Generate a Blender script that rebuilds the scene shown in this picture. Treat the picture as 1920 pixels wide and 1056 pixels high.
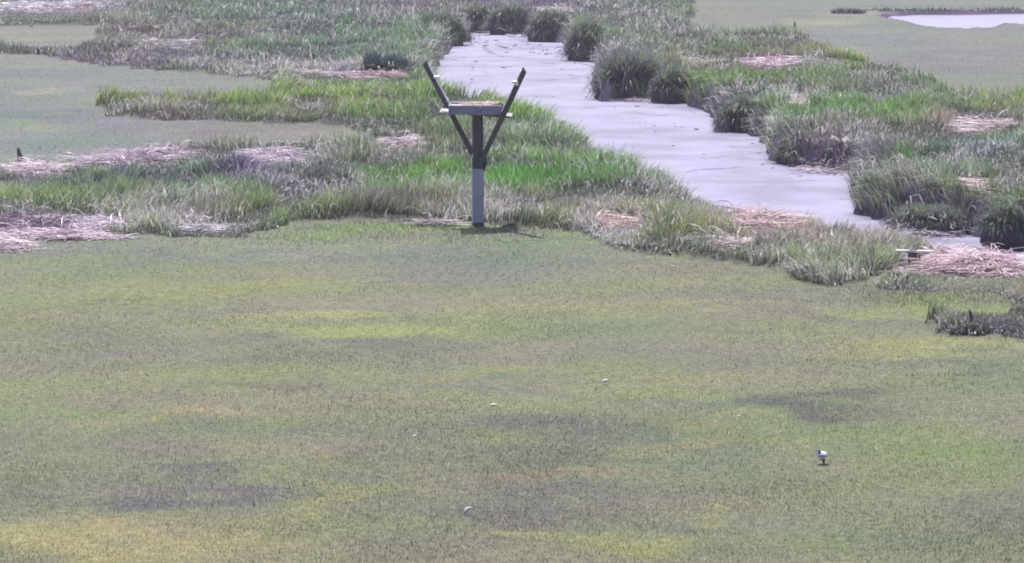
import bpy, bmesh, math, random
import numpy as np
from mathutils import Vector
R = math.radians
random.seed(7)
rng = np.random.default_rng(11)
scn = bpy.context.scene
for o in list(bpy.data.objects): bpy.data.objects.remove(o)
COL = scn.collection

# ---------------------------------------------------------------- camera
F, H0, HOR = 6300.0, 6.3, -232.0          # focal length in photo pixels, eye height, horizon row
PITCH = math.atan((528 - HOR) / F)
cp, sp = math.cos(PITCH), math.sin(PITCH)
cam = bpy.data.cameras.new('camera'); co = bpy.data.objects.new('camera', cam); COL.objects.link(co)
co.location = (0, 0, H0); co.rotation_euler = (math.pi / 2 - PITCH, 0, 0)
cam.sensor_width = 36; cam.lens = 36 * F / 1920; cam.clip_start = 0.5; cam.clip_end = 20000
scn.camera = co

# ---------------------------------------------------------------- light
SUN_EL, SUN_AZ = R(67), R(-15)     # behind the marsh, to the left
sd = Vector((math.sin(SUN_AZ) * math.cos(SUN_EL), math.cos(SUN_AZ) * math.cos(SUN_EL), math.sin(SUN_EL)))
w = bpy.data.worlds.new('World'); scn.world = w; w.use_nodes = True
nt = w.node_tree; bg = nt.nodes['Background']
sky = nt.nodes.new('ShaderNodeTexSky'); sky.sky_type = 'NISHITA'; sky.sun_disc = False
sky.sun_elevation = SUN_EL; sky.sun_rotation = SUN_AZ; sky.air_density = 1.3; sky.dust_density = 2.5; sky.ozone_density = 2.0
mx = nt.nodes.new('ShaderNodeMix'); mx.data_type = 'RGBA'; mx.blend_type = 'MULTIPLY'; mx.inputs[0].default_value = 1
mx.inputs[7].default_value = (1.07, 0.98, 1.0, 1)
nt.links.new(sky.outputs[0], mx.inputs[6]); nt.links.new(mx.outputs[2], bg.inputs[0]); bg.inputs[1].default_value = 0.10
sl = bpy.data.lights.new('sun', 'SUN'); sl.energy = 4.6; sl.angle = R(0.6); sl.color = (1.0, 0.955, 0.93)
so = bpy.data.objects.new('sun', sl); COL.objects.link(so); so.rotation_euler = (-sd).to_track_quat('-Z', 'Y').to_euler()
so.location = (0, 60, 40)
scn.view_settings.view_transform = 'Standard'; scn.view_settings.look = 'None'
scn.cycles.filter_width = 1.9; scn.view_settings.gamma = 1; scn.view_settings.exposure = 0.62

# ---------------------------------------------------------------- helpers
def at(px, py, z=0.0):
    u = (np.asarray(px, float) - 960) / F; v = -(np.asarray(py, float) - 528) / F
    t = (H0 - z) / (sp - v * cp)
    return u * t, (cp + v * sp) * t
def proj(x, y, z=0.0):
    dz = z - H0; dep = y * cp - dz * sp
    return 960 + F * x / dep, 528 - F * (y * sp + dz * cp) / dep
def P(px, py, z=0.0):
    x, y = at(px, py, z); return Vector((float(x), float(y), z))
def ppm(py): return (py - HOR) / H0          # photo pixels per metre at a ground row

def vn(x, y, s=0):                            # value noise, 0..1
    x = np.asarray(x, float); y = np.asarray(y, float)
    xi = np.floor(x).astype(np.int64); yi = np.floor(y).astype(np.int64)
    fx = x - xi; fy = y - yi; fx = fx * fx * (3 - 2 * fx); fy = fy * fy * (3 - 2 * fy)
    def h(a, b):
        n = (a * 374761393 + b * 668265263 + s * 974634777) & 0xffffffff
        n = ((n ^ (n >> 13)) * 1274126177) & 0xffffffff
        return ((n ^ (n >> 16)) & 0xffff) / 65535.0
    return (h(xi, yi) * (1 - fx) + h(xi + 1, yi) * fx) * (1 - fy) + (h(xi, yi + 1) * (1 - fx) + h(xi + 1, yi + 1) * fx) * fy
def fbm(x, y, s=0, o=3):
    r = 0; a = 0.5; t = 0
    for k in range(o):
        r = r + a * vn(x * 2 ** k, y * 2 ** k, s + k); t += a; a *= .5
    return r / t
def ss(a, b, x):
    t = np.clip((x - a) / (b - a), 0, 1); return t * t * (3 - 2 * t)
def lin(c):
    c = np.asarray(c, float) / 255
    return np.where(c < .04045, c / 12.92, ((c + .055) / 1.055) ** 2.4)

def tag(o, label=None, cat=None, group=None, kind=None):
    if label: o['label'] = label
    if cat: o['category'] = cat
    if group: o['group'] = group
    if kind: o['kind'] = kind
    return o
def empty(name, loc, rz=0):
    o = bpy.data.objects.new(name, None); COL.objects.link(o); o.location = loc; o.rotation_euler = (0, 0, rz)
    o.empty_display_size = .2
    return o
def mesh_np(name, V, faces_n, loops, col=None, mat=None, parent=None, smooth=False, loc=None):
    me = bpy.data.meshes.new(name)
    nv = len(V); me.vertices.add(nv); me.vertices.foreach_set('co', np.ascontiguousarray(V, np.float32).ravel())
    me.loops.add(len(loops)); me.loops.foreach_set('vertex_index', loops.astype(np.int32))
    me.polygons.add(len(faces_n)); st = np.concatenate([[0], np.cumsum(faces_n)[:-1]]).astype(np.int32)
    me.polygons.foreach_set('loop_start', st)
    me.polygons.foreach_set('use_smooth', np.full(len(faces_n), smooth, bool))
    if col is not None:
        a = me.color_attributes.new('col', 'FLOAT_COLOR', 'POINT')
        c4 = np.ones((nv, 4), np.float32); c4[:, :3] = col; a.data.foreach_set('color', c4.ravel())
    me.update(calc_edges=True); me.validate()
    if mat: me.materials.append(mat)
    o = bpy.data.objects.new(name, me); COL.objects.link(o)
    if parent: o.parent = parent
    if loc is not None: o.location = loc
    return o
def bm_obj(name, bm, mat, parent=None, loc=None, smooth=False, bevel=0):
    if bevel: bmesh.ops.bevel(bm, geom=list(bm.edges), offset=bevel, segments=2, affect='EDGES')
    me = bpy.data.meshes.new(name); bm.to_mesh(me); bm.free()
    if smooth: me.polygons.foreach_set('use_smooth', [True] * len(me.polygons))
    me.materials.append(mat); o = bpy.data.objects.new(name, me); COL.objects.link(o)
    if parent: o.parent = parent
    if loc is not None: o.location = loc
    return o
def beam(a, b, wx, wy, up=(0, 1, 0), cut=0):      # a squared timber from a to b: wx across, wy along 'up'
    bm = bmesh.new(); a = Vector(a); b = Vector(b); d = (b - a).normalized(); u = Vector(up); s = d.cross(u).normalized(); u = s.cross(d).normalized()
    n = 6; rings = []
    for i in range(n + 1):
        c = a.lerp(b, i / n); r = []
        for sx, sy in ((-1, -1), (1, -1), (1, 1), (-1, 1)):
            k = (cut * sx if i == n else 0)
            j = Vector([random.uniform(-.003, .003) for _ in range(3)])
            r.append(bm.verts.new(c + s * sx * wx / 2 + u * sy * wy / 2 + d * k + j))
        rings.append(r)
    for i in range(n):
        for k in range(4): bm.faces.new((rings[i][k], rings[i][(k + 1) % 4], rings[i + 1][(k + 1) % 4], rings[i + 1][k]))
    bm.faces.new(rings[0][::-1]); bm.faces.new(rings[-1]); bmesh.ops.recalc_face_normals(bm, faces=bm.faces)
    return bm

# ---------------------------------------------------------------- materials
def mat_new(name):
    m = bpy.data.materials.new(name); m.use_nodes = True; n = m.node_tree
    return m, n, n.nodes['Principled BSDF']
def grass_mat(name, trans=.35, rough=.5, spec=.35):
    m, n, b = mat_new(name); at_ = n.nodes.new('ShaderNodeAttribute'); at_.attribute_name = 'col'
    n.links.new(at_.outputs[0], b.inputs['Base Color']); b.inputs['Roughness'].default_value = rough
    b.inputs['Specular IOR Level'].default_value = spec
    t = n.nodes.new('ShaderNodeBsdfTranslucent'); n.links.new(at_.outputs[0], t.inputs[0])
    mixs = n.nodes.new('ShaderNodeMixShader'); mixs.inputs[0].default_value = trans
    n.links.new(b.outputs[0], mixs.inputs[1]); n.links.new(t.outputs[0], mixs.inputs[2])
    n.links.new(mixs.outputs[0], n.nodes['Material Output'].inputs[0]); return m
def noisy(name, c1, c2, scale=8, rough=.8, bump=.3, detail=6, stretch=(1, 1, 1), dist=.02, spec=.3):
    m, n, b = mat_new(name); tc = n.nodes.new('ShaderNodeTexCoord'); mp = n.nodes.new('ShaderNodeMapping'); mp.inputs['Scale'].default_value = stretch
    n.links.new(tc.outputs['Object'], mp.inputs[0]); ns = n.nodes.new('ShaderNodeTexNoise'); ns.inputs['Scale'].default_value = scale; ns.inputs['Detail'].default_value = detail
    n.links.new(mp.outputs[0], ns.inputs[0]); r = n.nodes.new('ShaderNodeValToRGB'); r.color_ramp.elements[0].position = .3; r.color_ramp.elements[1].position = .7
    r.color_ramp.elements[0].color = (*c1, 1); r.color_ramp.elements[1].color = (*c2, 1); n.links.new(ns.outputs[0], r.inputs[0]); n.links.new(r.outputs[0], b.inputs['Base Color'])
    bp = n.nodes.new('ShaderNodeBump'); bp.inputs['Strength'].default_value = bump; bp.inputs['Distance'].default_value = dist
    n.links.new(ns.outputs[0], bp.inputs['Height']); n.links.new(bp.outputs[0], b.inputs['Normal']); b.inputs['Roughness'].default_value = rough
    b.inputs['Specular IOR Level'].default_value = spec
    return m
M_grass = grass_mat('marsh_grass_blades', .4, .42, .5)
M_hay = grass_mat('salt_hay_blades', .55, .6, .2)
M_straw = grass_mat('dead_straw', .25, .45, .5)
def ground_mat():
    m, n, b = mat_new('marsh_ground'); a = n.nodes.new('ShaderNodeAttribute'); a.attribute_name = 'col'
    tc = n.nodes.new('ShaderNodeTexCoord'); ns = n.nodes.new('ShaderNodeTexNoise'); ns.inputs['Scale'].default_value = 9; ns.inputs['Detail'].default_value = 8
    n.links.new(tc.outputs['Object'], ns.inputs[0]); r = n.nodes.new('ShaderNodeMapRange'); r.inputs[1].default_value = .3; r.inputs[2].default_value = .7; r.inputs[3].default_value = .75; r.inputs[4].default_value = 1.25
    n.links.new(ns.outputs[0], r.inputs[0]); v = n.nodes.new('ShaderNodeVectorMath'); v.operation = 'SCALE'
    n.links.new(a.outputs[0], v.inputs[0]); n.links.new(r.outputs[0], v.inputs['Scale']); n.links.new(v.outputs[0], b.inputs['Base Color'])
    bp = n.nodes.new('ShaderNodeBump'); bp.inputs['Strength'].default_value = .5; bp.inputs['Distance'].default_value = .03; n.links.new(ns.outputs[0], bp.inputs['Height']); n.links.new(bp.outputs[0], b.inputs['Normal'])
    b.inputs['Roughness'].default_value = .9; b.inputs['Specular IOR Level'].default_value = .15; return m
M_ground = ground_mat()

# ---------------------------------------------------------------- the marsh plan
# creek outline: (photo column, row, height of what is seen there)
nb, mb = .42, -.7
CREEK = [(788, 88, nb), (796, 106, nb), (812, 135, nb), (838, 156, nb), (915, 164, nb), (985, 188, nb), (1050, 220, nb), (1120, 256, nb),
  (1180, 288, nb), (1260, 322, nb), (1345, 352, nb), (1430, 374, nb), (1520, 388, nb), (1585, 404, nb), (1645, 432, .3), (1720, 446, .3), (1840, 452, .3), (1960, 480, .3), (2300, 520, .3),
  (2300, 470, mb), (1960, 456, mb), (1835, 442, mb), (1760, 424, mb), (1680, 416, mb), (1632, 404, mb), (1618, 385, mb), (1625, 345, mb), (1642, 325, mb), (1570, 320, mb), (1500, 312, mb), (1452, 300, mb),
  (1450, 262, mb), (1410, 246, mb), (1360, 247, mb), (1350, 216, mb), (1300, 196, mb), (1240, 183, mb), (1180, 184, mb), (1130, 190, mb), (1126, 150, mb), (1136, 128, mb), (1110, 108, mb),
  (1075, 102, mb), (1070, 80, mb), (1066, 82, mb), (1012, 70, mb), (968, 60, mb), (925, 55, mb), (882, 58, mb), (864, 76, mb), (845, 80, mb)]
POND = [(1650, 38, -.2), (1665, 33, -.2), (1720, 31, -.2), (1920, 29, -.2), (2200, 27, -.2), (2200, 44, 0), (1920, 45, 0), (1885, 42, 0), (1868, 49, 0), (1850, 52, 0), (1832, 50, 0), (1815, 53, 0), (1790, 51, 0), (1772, 52, 0), (1735, 48, 0), (1715, 44, 0), (1700, 39, 0)]
def wpoly(pts): return np.array([[float(v) for v in at(a, b, z)] for a, b, z in pts])
def sdist(poly, x, y):                        # signed distance, positive inside
    x = np.asarray(x, float); y = np.asarray(y, float); d = np.full(x.shape, 1e9); ins = np.zeros(x.shape, bool)
    n = len(poly)
    for i in range(n):
        ax, ay = poly[i]; bx, by = poly[(i + 1) % n]; ex, ey = bx - ax, by - ay
        t = np.clip(((x - ax) * ex + (y - ay) * ey) / (ex * ex + ey * ey + 1e-12), 0, 1)
        d = np.minimum(d, (x - ax - t * ex) ** 2 + (y - ay - t * ey) ** 2)
        if by != ay: ins ^= ((ay > y) != (by > y)) & (x < ex * (y - ay) / (by - ay) + ax)
    return np.where(ins, 1, -1) * np.sqrt(d)
WC, WP = wpoly(CREEK), wpoly(POND)
def dcreek(x, y): return sdist(WC, x, y) + (fbm(x * 1.1, y * 1.1, 3) - .5) * .5
def height(x, y, dc=None):
    if dc is None: dc = dcreek(x, y)
    z = (fbm(x * .16, y * .16, 5, 2) - .5) * .16 + (fbm(x * .9, y * .9, 9, 2) - .5) * .05
    z = z * (1 - ss(-.4, .3, dc))
    tl = ss(.1, .35, tall(x, y)); z = z + tl * (1 - ss(-.3, .2, dc)) * ((fbm(x * .55, y * .45, 161, 2) - .4) * .36 + (vn(x * 1.5, y * 1.3, 171) - .5) * .10)
    z = z - .95 * ss(-.12, .42, dc)
    dp = sdist(WP, x, y); z = np.where(dp > -1, z * (1 - ss(-1, 0, dp)) - .5 * ss(-.05, .6, dp), z)
    return z

# tall cordgrass areas as base outlines on the ground, painted in order; last number = blade height (0 clears)
TALL = [
 ([(-260, -110), (800, -110), (1540, -110), (1300, 22), (1290, 60), (1500, 66), (1560, 100), (1660, 128), (1740, 150), (1800, 178), (1920, 190), (2200, 190), (2200, 470), (1920, 480), (1700, 505), (1640, 520), (1580, 540), (1500, 530), (1455, 508),
   (1300, 492), (1180, 476), (1120, 452), (1000, 428), (880, 424), (700, 417), (560, 415), (520, 428), (440, 442), (330, 448), (250, 445), (150, 440), (0, 425), (-260, 425)], .46),
 ([(-260, 48), (60, 50), (190, 46), (185, 66), (170, 84), (60, 96), (-260, 98)], 0),
 ([(-260, 102), (60, 103), (110, 110), (200, 122), (350, 135), (480, 146), (545, 162), (500, 178), (330, 190), (205, 186), (190, 200), (200, 218), (300, 226), (480, 233), (640, 240), (700, 256), (640, 282), (400, 287), (250, 298), (150, 314), (60, 330), (-260, 330)], 0),
 ([(1310, -110), (2200, -110), (2200, 170), (1920, 165), (1790, 148), (1740, 128), (1640, 106), (1560, 80), (1500, 56), (1300, 48)], 0),
 ([(1600, 21), (1700, 23), (2200, 22), (2200, 17), (1900, 15), (1690, 18), (1600, 15), (1560, 19)], .2),
 ([(1745, 626), (1800, 634), (1860, 632), (1930, 640), (2100, 640), (2100, 600), (1990, 560), (1900, 548), (1860, 590), (1770, 596), (1735, 612)], .3),
 ([(1640, 524), (1700, 512), (1880, 526), (2100, 535), (2100, 545), (1880, 552), (1750, 548), (1650, 542)], .2),
]
RX0, RY0, RS = -260, -110, 4
gx = np.arange(RX0, 2201, RS); gy = np.arange(RY0, 1301, RS); GX, GY = np.meshgrid(gx, gy)
HT = np.zeros(GX.shape)
for poly, hh in TALL:
    HT[sdist(np.array(poly, float), GX, GY) > 0] = hh
# soft patches of plant colour: (col, row, rx, ry, rgb as it looks, weight)
BASE_M = (150, 152, 138)
PATCH = [
 # far meadows
 (60, 250, 420, 230, (146, 153, 152), 1), (1750, 70, 420, 90, (150, 152, 152), 1), (80, 66, 160, 22, (160, 155, 146), .9), (60, 112, 170, 12, (160, 155, 146), .7), (300, 135, 200, 9, (140, 152, 150), .7),
 (120, 172, 70, 3.5, (190, 184, 152), .9), (380, 176, 170, 6, (140, 134, 158), .9), (300, 160, 220, 6, (165, 168, 158), .7), (70, 214, 130, 11, (130, 132, 156), .9), (60, 236, 90, 5, (154, 166, 138), .9), (180, 245, 120, 9, (140, 140, 155), .8), (100, 268, 220, 8, (142, 156, 148), .9), (200, 275, 150, 6, (152, 160, 150), .8),
 (470, 246, 230, 13, (142, 132, 140), .9), (100, 190, 160, 6, (158, 152, 146), .6), (1740, 120, 200, 20, (148, 142, 148), .9), (1560, 42, 90, 5, (176, 178, 140), .9), (1600, 28, 70, 6, (172, 172, 140), .9), (1800, 104, 60, 3, (172, 168, 146), .9), (1620, 72, 90, 9, (140, 148, 158), .8), (1700, 12, 300, 6, (140, 148, 155), .8), (1600, 90, 150, 5, (150, 158, 145), .7), (1900, 85, 120, 10, (152, 146, 148), .8),
 # the near meadow
 (330, 485, 330, 12, (138, 145, 148), .8), (880, 500, 330, 18, (138, 145, 146), .9), (850, 520, 150, 14, (146, 142, 150), .8), (700, 438, 210, 15, (146, 172, 104), 1), (1060, 448, 150, 12, (150, 168, 112), .9), (600, 468, 200, 10, (152, 166, 132), .8), (560, 455, 90, 10, (140, 160, 120), .8), (1180, 497, 150, 7, (172, 176, 124), .9), (120, 468, 200, 5, (152, 150, 146), .8),
 (400, 532, 240, 14, (158, 158, 118), .9), (300, 560, 150, 10, (142, 142, 142), .7), (1080, 574, 220, 18, (160, 164, 118), .9), (1340, 572, 120, 9, (172, 170, 124), .8), (1300, 520, 160, 12, (160, 150, 138), .7), (650, 600, 250, 17, (172, 174, 124), .95), (380, 622, 160, 8, (164, 156, 146), .9), (660, 640, 260, 15, (134, 132, 142), .95), (200, 645, 260, 14, (140, 142, 146), .8),
 (560, 575, 220, 10, (140, 142, 144), .8), (1100, 630, 320, 26, (136, 148, 136), .9), (1500, 605, 230, 16, (144, 138, 140), .9), (1750, 572, 240, 12, (156, 168, 112), .95), (1720, 600, 200, 12, (140, 136, 142), .9), (1300, 680, 320, 14, (146, 142, 146), .7), (1780, 662, 220, 22, (168, 174, 116), .95), (1860, 645, 130, 10, (156, 164, 116), .8), (1760, 698, 130, 10, (132, 140, 142), .95), (1900, 720, 90, 10, (140, 146, 132), .8),
 (920, 700, 150, 16, (170, 162, 124), .9), (1050, 688, 300, 18, (158, 162, 122), .7), (420, 690, 320, 22, (150, 156, 126), .8), (100, 745, 260, 30, (148, 162, 120), .8), (400, 742, 230, 10, (134, 128, 136), .95), (300, 722, 150, 8, (140, 136, 140), .6), (370, 788, 170, 15, (176, 162, 140), .95), (560, 742, 120, 8, (140, 138, 140), .8), (900, 738, 300, 12, (136, 142, 140), .8), (1080, 800, 250, 14, (150, 156, 122), .7),
 (1500, 752, 150, 18, (124, 116, 138), 1), (1560, 738, 90, 8, (126, 118, 136), .8), (1330, 762, 140, 10, (138, 142, 144), .8), (1310, 818, 90, 9, (176, 162, 122), .85), (1385, 788, 50, 7, (178, 172, 136), .8), (1470, 828, 80, 9, (172, 168, 130), .8), (1750, 820, 260, 40, (150, 162, 122), .8), (1260, 730, 150, 14, (156, 166, 126), .7),
 (1000, 838, 300, 34, (130, 128, 138), 1), (760, 845, 130, 20, (134, 132, 142), .8), (380, 832, 240, 20, (138, 136, 144), .85), (160, 855, 200, 26, (144, 148, 130), .7), (320, 912, 120, 24, (130, 126, 144), 1), (60, 930, 130, 20, (134, 138, 128), .7), (1080, 903, 260, 15, (166, 146, 134), .95), (900, 895, 150, 12, (168, 148, 136), .9), (1330, 880, 230, 45, (136, 142, 142), .85),
 (720, 870, 60, 20, (164, 150, 134), .6), (1000, 950, 240, 22, (138, 134, 140), .85), (600, 950, 260, 26, (168, 170, 124), .85), (120, 1010, 420, 58, (186, 180, 126), 1), (620, 1000, 200, 25, (146, 148, 128), .6), (1080, 1010, 260, 26, (172, 174, 122), .9), (900, 1040, 160, 20, (150, 146, 136), .7), (1500, 975, 260, 34, (142, 148, 142), .8), (1860, 940, 140, 34, (132, 136, 138), .95), (1700, 1030, 300, 30, (146, 152, 132), .8), (1330, 960, 60, 12, (166, 168, 124), .8),
 (1250, 975, 120, 12, (136, 138, 140), .7), (1830, 780, 120, 16, (142, 146, 150), .6), (1560, 870, 100, 16, (158, 148, 146), .6), (480, 880, 120, 14, (150, 156, 122), .6), (880, 980, 80, 12, (136, 130, 142), .7),
]
PT = [ # tall grass colour patches; the dark ones hold some shade in their colour
 (600, 40, 330, 60, (122, 152, 132), 1), (600, 100, 230, 28, (122, 148, 130), .9), (100, 15, 220, 20, (160, 158, 166), 1), (330, 30, 150, 14, (132, 154, 136), .8), (70, 36, 140, 9, (128, 150, 134), .9), (240, 60, 110, 20, (158, 146, 148), .8), (230, 110, 190, 22, (140, 128, 140), 1), (90, 92, 120, 10, (130, 148, 128), .9), (420, 70, 150, 25, (148, 144, 138), .8), (600, 138, 120, 14, (158, 150, 150), .9), (340, 118, 60, 12, (128, 126, 152), .7), (720, 60, 120, 40, (126, 154, 124), .8),
 (760, 15, 150, 18, (140, 124, 144), .9), (1020, 15, 160, 25, (124, 106, 150), .9), (1150, 55, 120, 50, (140, 156, 138), .9), (1330, 40, 180, 45, (144, 156, 144), .9), (1420, 60, 160, 20, (138, 162, 122), .8),
 (360, 195, 220, 25, (156, 168, 120), 1), (640, 190, 220, 38, (144, 170, 100), 1), (300, 222, 120, 8, (150, 140, 136), .7), (780, 225, 80, 20, (128, 150, 112), .8), (580, 215, 60, 20, (156, 146, 132), .5), (830, 190, 110, 25, (138, 162, 110), .8), (960, 230, 110, 26, (132, 164, 98), 1), (1040, 265, 70, 24, (110, 146, 96), .9), (900, 262, 90, 14, (124, 144, 116), .7), (470, 275, 250, 14, (136, 136, 118), .9), (1130, 300, 120, 30, (122, 154, 104), .9),
 (300, 300, 200, 10, (162, 142, 160), .8), (510, 300, 80, 10, (176, 160, 174), .9), (320, 335, 70, 22, (116, 152, 128), 1), (470, 345, 120, 28, (96, 84, 132), 1), (640, 335, 110, 24, (106, 98, 134), .9), (110, 345, 70, 26, (112, 150, 106), 1), (150, 372, 60, 16, (106, 112, 140), .9), (240, 350, 40, 16, (112, 116, 146), .9), (60, 385, 90, 22, (146, 162, 118), .9), (20, 340, 60, 18, (140, 134, 150), .8), (330, 375, 110, 16, (118, 150, 118), .9), (860, 345, 270, 34, (122, 166, 92), 1), (790, 375, 120, 22, (112, 142, 92), .8), (1010, 345, 150, 32, (108, 154, 92), 1),
 (350, 420, 150, 18, (156, 160, 152), 1), (520, 400, 130, 18, (148, 160, 120), .9), (640, 395, 90, 12, (128, 142, 120), .8), (900, 405, 240, 16, (138, 124, 136), .9), (1060, 400, 120, 20, (152, 154, 126), .8), (1200, 360, 130, 28, (114, 150, 98), .9), (1140, 420, 110, 20, (154, 150, 122), .8), (1300, 390, 110, 40, (128, 152, 108), .8), (1250, 450, 140, 28, (134, 142, 114), .9), (1370, 400, 140, 26, (136, 142, 128), .7),
 (1440, 440, 140, 30, (184, 168, 166), .9), (1540, 480, 160, 34, (164, 154, 142), 1), (1420, 490, 130, 16, (142, 142, 122), .8), (1600, 440, 90, 22, (122, 146, 128), .9), (1650, 480, 90, 18, (166, 160, 160), .8), (1550, 408, 80, 14, (126, 128, 130), .8), (1790, 470, 130, 14, (150, 154, 144), .9), (1760, 540, 160, 18, (118, 146, 126), .9), (1670, 530, 80, 10, (146, 160, 112), .9), (1900, 560, 70, 24, (162, 150, 136), .9), (1830, 622, 120, 16, (120, 114, 128), .9),
 (1170, 130, 60, 40, (100, 84, 138), .9), (1300, 125, 150, 22, (152, 148, 134), .8), (1240, 160, 40, 20, (96, 88, 130), .8), (1420, 155, 150, 20, (136, 164, 102), 1), (1520, 100, 120, 16, (152, 148, 130), .9), (1640, 118, 110, 20, (156, 176, 106), 1), (1450, 118, 80, 10, (184, 162, 176), .8), (1620, 185, 180, 22, (144, 150, 140), .7), (1590, 215, 170, 26, (124, 162, 98), 1), (1500, 230, 60, 24, (108, 140, 104), .8), (1400, 190, 90, 20, (116, 146, 112), .8), (1880, 200, 120, 18, (152, 172, 104), 1), (1760, 175, 90, 20, (136, 152, 128), .8),
 (1750, 205, 160, 14, (140, 148, 138), .7), (1640, 262, 90, 18, (158, 160, 154), .8), (1560, 270, 60, 24, (150, 126, 138), .7), (1840, 246, 110, 16, (176, 158, 164), .9), (1760, 292, 50, 24, (82, 130, 84), 1), (1860, 290, 100, 20, (104, 138, 134), 1), (1740, 325, 70, 22, (104, 150, 92), .9), (1830, 335, 120, 18, (134, 150, 138), .8), (1720, 378, 110, 30, (150, 158, 150), .9), (1860, 378, 90, 24, (120, 156, 94), .9), (1890, 425, 60, 24, (76, 66, 120), 1), (1700, 345, 60, 15, (160, 160, 158), .7), (1640, 300, 60, 20, (126, 112, 146), .7),
 (1780, 20, 220, 5, (70, 60, 96), 1), (1600, 24, 60, 6, (80, 66, 100), 1),
]
def raster(patches, base):
    c = np.empty(GX.shape + (3,)); c[:] = lin(base)
    for cx, cy, rx, ry, rgb, wt in patches:
        d = ((GX - cx) / rx) ** 2 + ((GY - cy) / ry) ** 2
        a = wt * (1 - ss(.1, 1.5, np.sqrt(d)))
        c = c * (1 - a[..., None]) + lin(rgb) * a[..., None]
    return c
def desat(c, k):
    l = (c @ np.array([.3, .6, .1]))[..., None]; return l + (c - l) * k
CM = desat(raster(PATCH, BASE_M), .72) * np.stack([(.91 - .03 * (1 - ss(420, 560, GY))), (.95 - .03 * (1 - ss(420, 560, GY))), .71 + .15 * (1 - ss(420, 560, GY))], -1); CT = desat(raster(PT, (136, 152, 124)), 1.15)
CT = CT * np.array([1.15, 1.15, .92]); cmn = np.array([.265, .285, .215]); CM = np.where((GY > 430)[..., None], cmn + (CM - cmn) * .98, CM)
# wrack: mats of dead straw (col, row, rx, ry, z, rgb, label)
WRACK = [
 (105, 447, 125, 8, 0, (226, 200, 214), 'long pale pink mat of flattened straw along the near meadow edge at far left'),
 (28, 466, 44, 6, 0, (226, 206, 212), 'small pale straw mat lying alone on the near meadow below the long pink one'),
 (80, 428, 105, 11, 0, (150, 118, 150), 'dark purple tangled straw mat behind the long pink one at far left'),
 (208, 430, 50, 10, 0, (226, 204, 222), 'heaped white straw fan at the right end of the long pink mat'),
 (250, 306, 110, 10, 0, (206, 180, 204), 'lilac straw mat below the purple meadow, right of the pointed dark stake'),
 (60, 318, 75, 9, 0, (220, 196, 206), 'pink straw mat at the foot of the pointed dark stake'),
 (515, 302, 62, 10, 0, (214, 196, 210), 'pale straw mat behind the dark purple grass clump, left of the nest platform'),
 (757, 273, 48, 7, 0, (226, 198, 214), 'short pink straw mat just left of the nest platform braces'),
 (705, 143, 70, 6, 0, (206, 168, 182), 'rosy straw mat under the dark teal grass clump'),
 (600, 140, 50, 5, 0, (210, 196, 204), 'pale straw mat left of the rosy one near the dark teal clump'),
 (1450, 122, 62, 9, 0, (222, 190, 206), 'pink straw mat on the far side of the creek near its big bend'),
 (1320, 118, 45, 5, 0, (206, 200, 176), 'arched pale straw windrow above the right creek bank'),
 (1838, 246, 62, 12, 0, (210, 188, 190), 'tan pink straw mat in the right-hand grass under the far meadow'),
 (1455, 425, 80, 14, 0, (224, 192, 190), 'large pinkish straw bed between the creek and near meadow'),
 (1385, 405, 40, 8, 0, (222, 186, 192), 'straw bed with a curved pale ridge, left of the large one by the creek'),
 (1370, 466, 55, 7, 0, (206, 192, 190), 'grey tan straw patch below the large pinkish straw bed'),
 (1165, 434, 46, 9, 0, (216, 184, 172), 'slanting tan straw streak right of the platform foot'),
 (1830, 508, 120, 15, 0, (232, 200, 208), 'bright pink straw bed beside the weathered plank stump'),
 (1770, 486, 45, 9, 0, (226, 202, 208), 'raised pink straw hump touching the weathered plank'),
 (1860, 478, 80, 8, 0, (200, 196, 192), 'grey straw windrow behind the bright pink bed at right edge'),
 (1833, 352, 18, 11, 0, (238, 208, 206), 'small whitish upright tuft of dead straw in right-hand grass'),
 (1500, 196, 24, 9, 0, (226, 202, 212), 'pale straw tuft above the bushy bank clump at the creek bend'),
 (95, 14, 110, 10, 0, (206, 196, 214), 'white lilac straw mat at the top left of the marsh'),
 (320, 84, 70, 5, 0, (190, 176, 190), 'thin pale straw streak in the brown grass at upper left'),
 (1040, 20, 40, 9, 0, (206, 192, 196), 'pale straw cap behind the creek head clumps'),
 (1560, 318, 80, 7, -.68, (210, 196, 206), 'drift of pale straw washed onto the creek mud under the bank'),
 (1220, 186, 70, 5, -.68, (214, 190, 206), 'pinkish straw and silt drift at the foot of the dark bank'),
 (1735, 428, 90, 7, -.6, (206, 196, 212), 'pale straw raft in the narrow creek arm at right'),
 (380, 432, 50, 8, 0, (200, 194, 200), 'grey straw patch in front of the pale grass, left of the bright green strip'),
 (820, 425, 40, 3, 0, (196, 186, 184), 'thin straw line at the left foot of the platform post'),
 (1000, 60, 80, 8, -.66, (214, 204, 220), 'pale silt and straw litter between the creek head clumps'),
]
for cx, cy, rx, ry, z_, c_, l_ in WRACK:
    if z_ == 0 and ry > 3.5:
        dd = np.sqrt(((GX - cx) / (rx + 8)) ** 2 + ((GY - cy - ry * .5 - 9) / (ry + 13)) ** 2); HT *= .46 + .54 * ss(.7, 1.15, dd)
def samp(img, px, py):
    fx = np.clip((px - RX0) / RS, 0, img.shape[1] - 1.001); fy = np.clip((py - RY0) / RS, 0, img.shape[0] - 1.001)
    i = fx.astype(int); j = fy.astype(int); a = fx - i; b = fy - j
    if img.ndim == 3: a = a[..., None]; b = b[..., None]
    return (img[j, i] * (1 - a) + img[j, i + 1] * a) * (1 - b) + (img[j + 1, i] * (1 - a) + img[j + 1, i + 1] * a) * b
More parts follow.
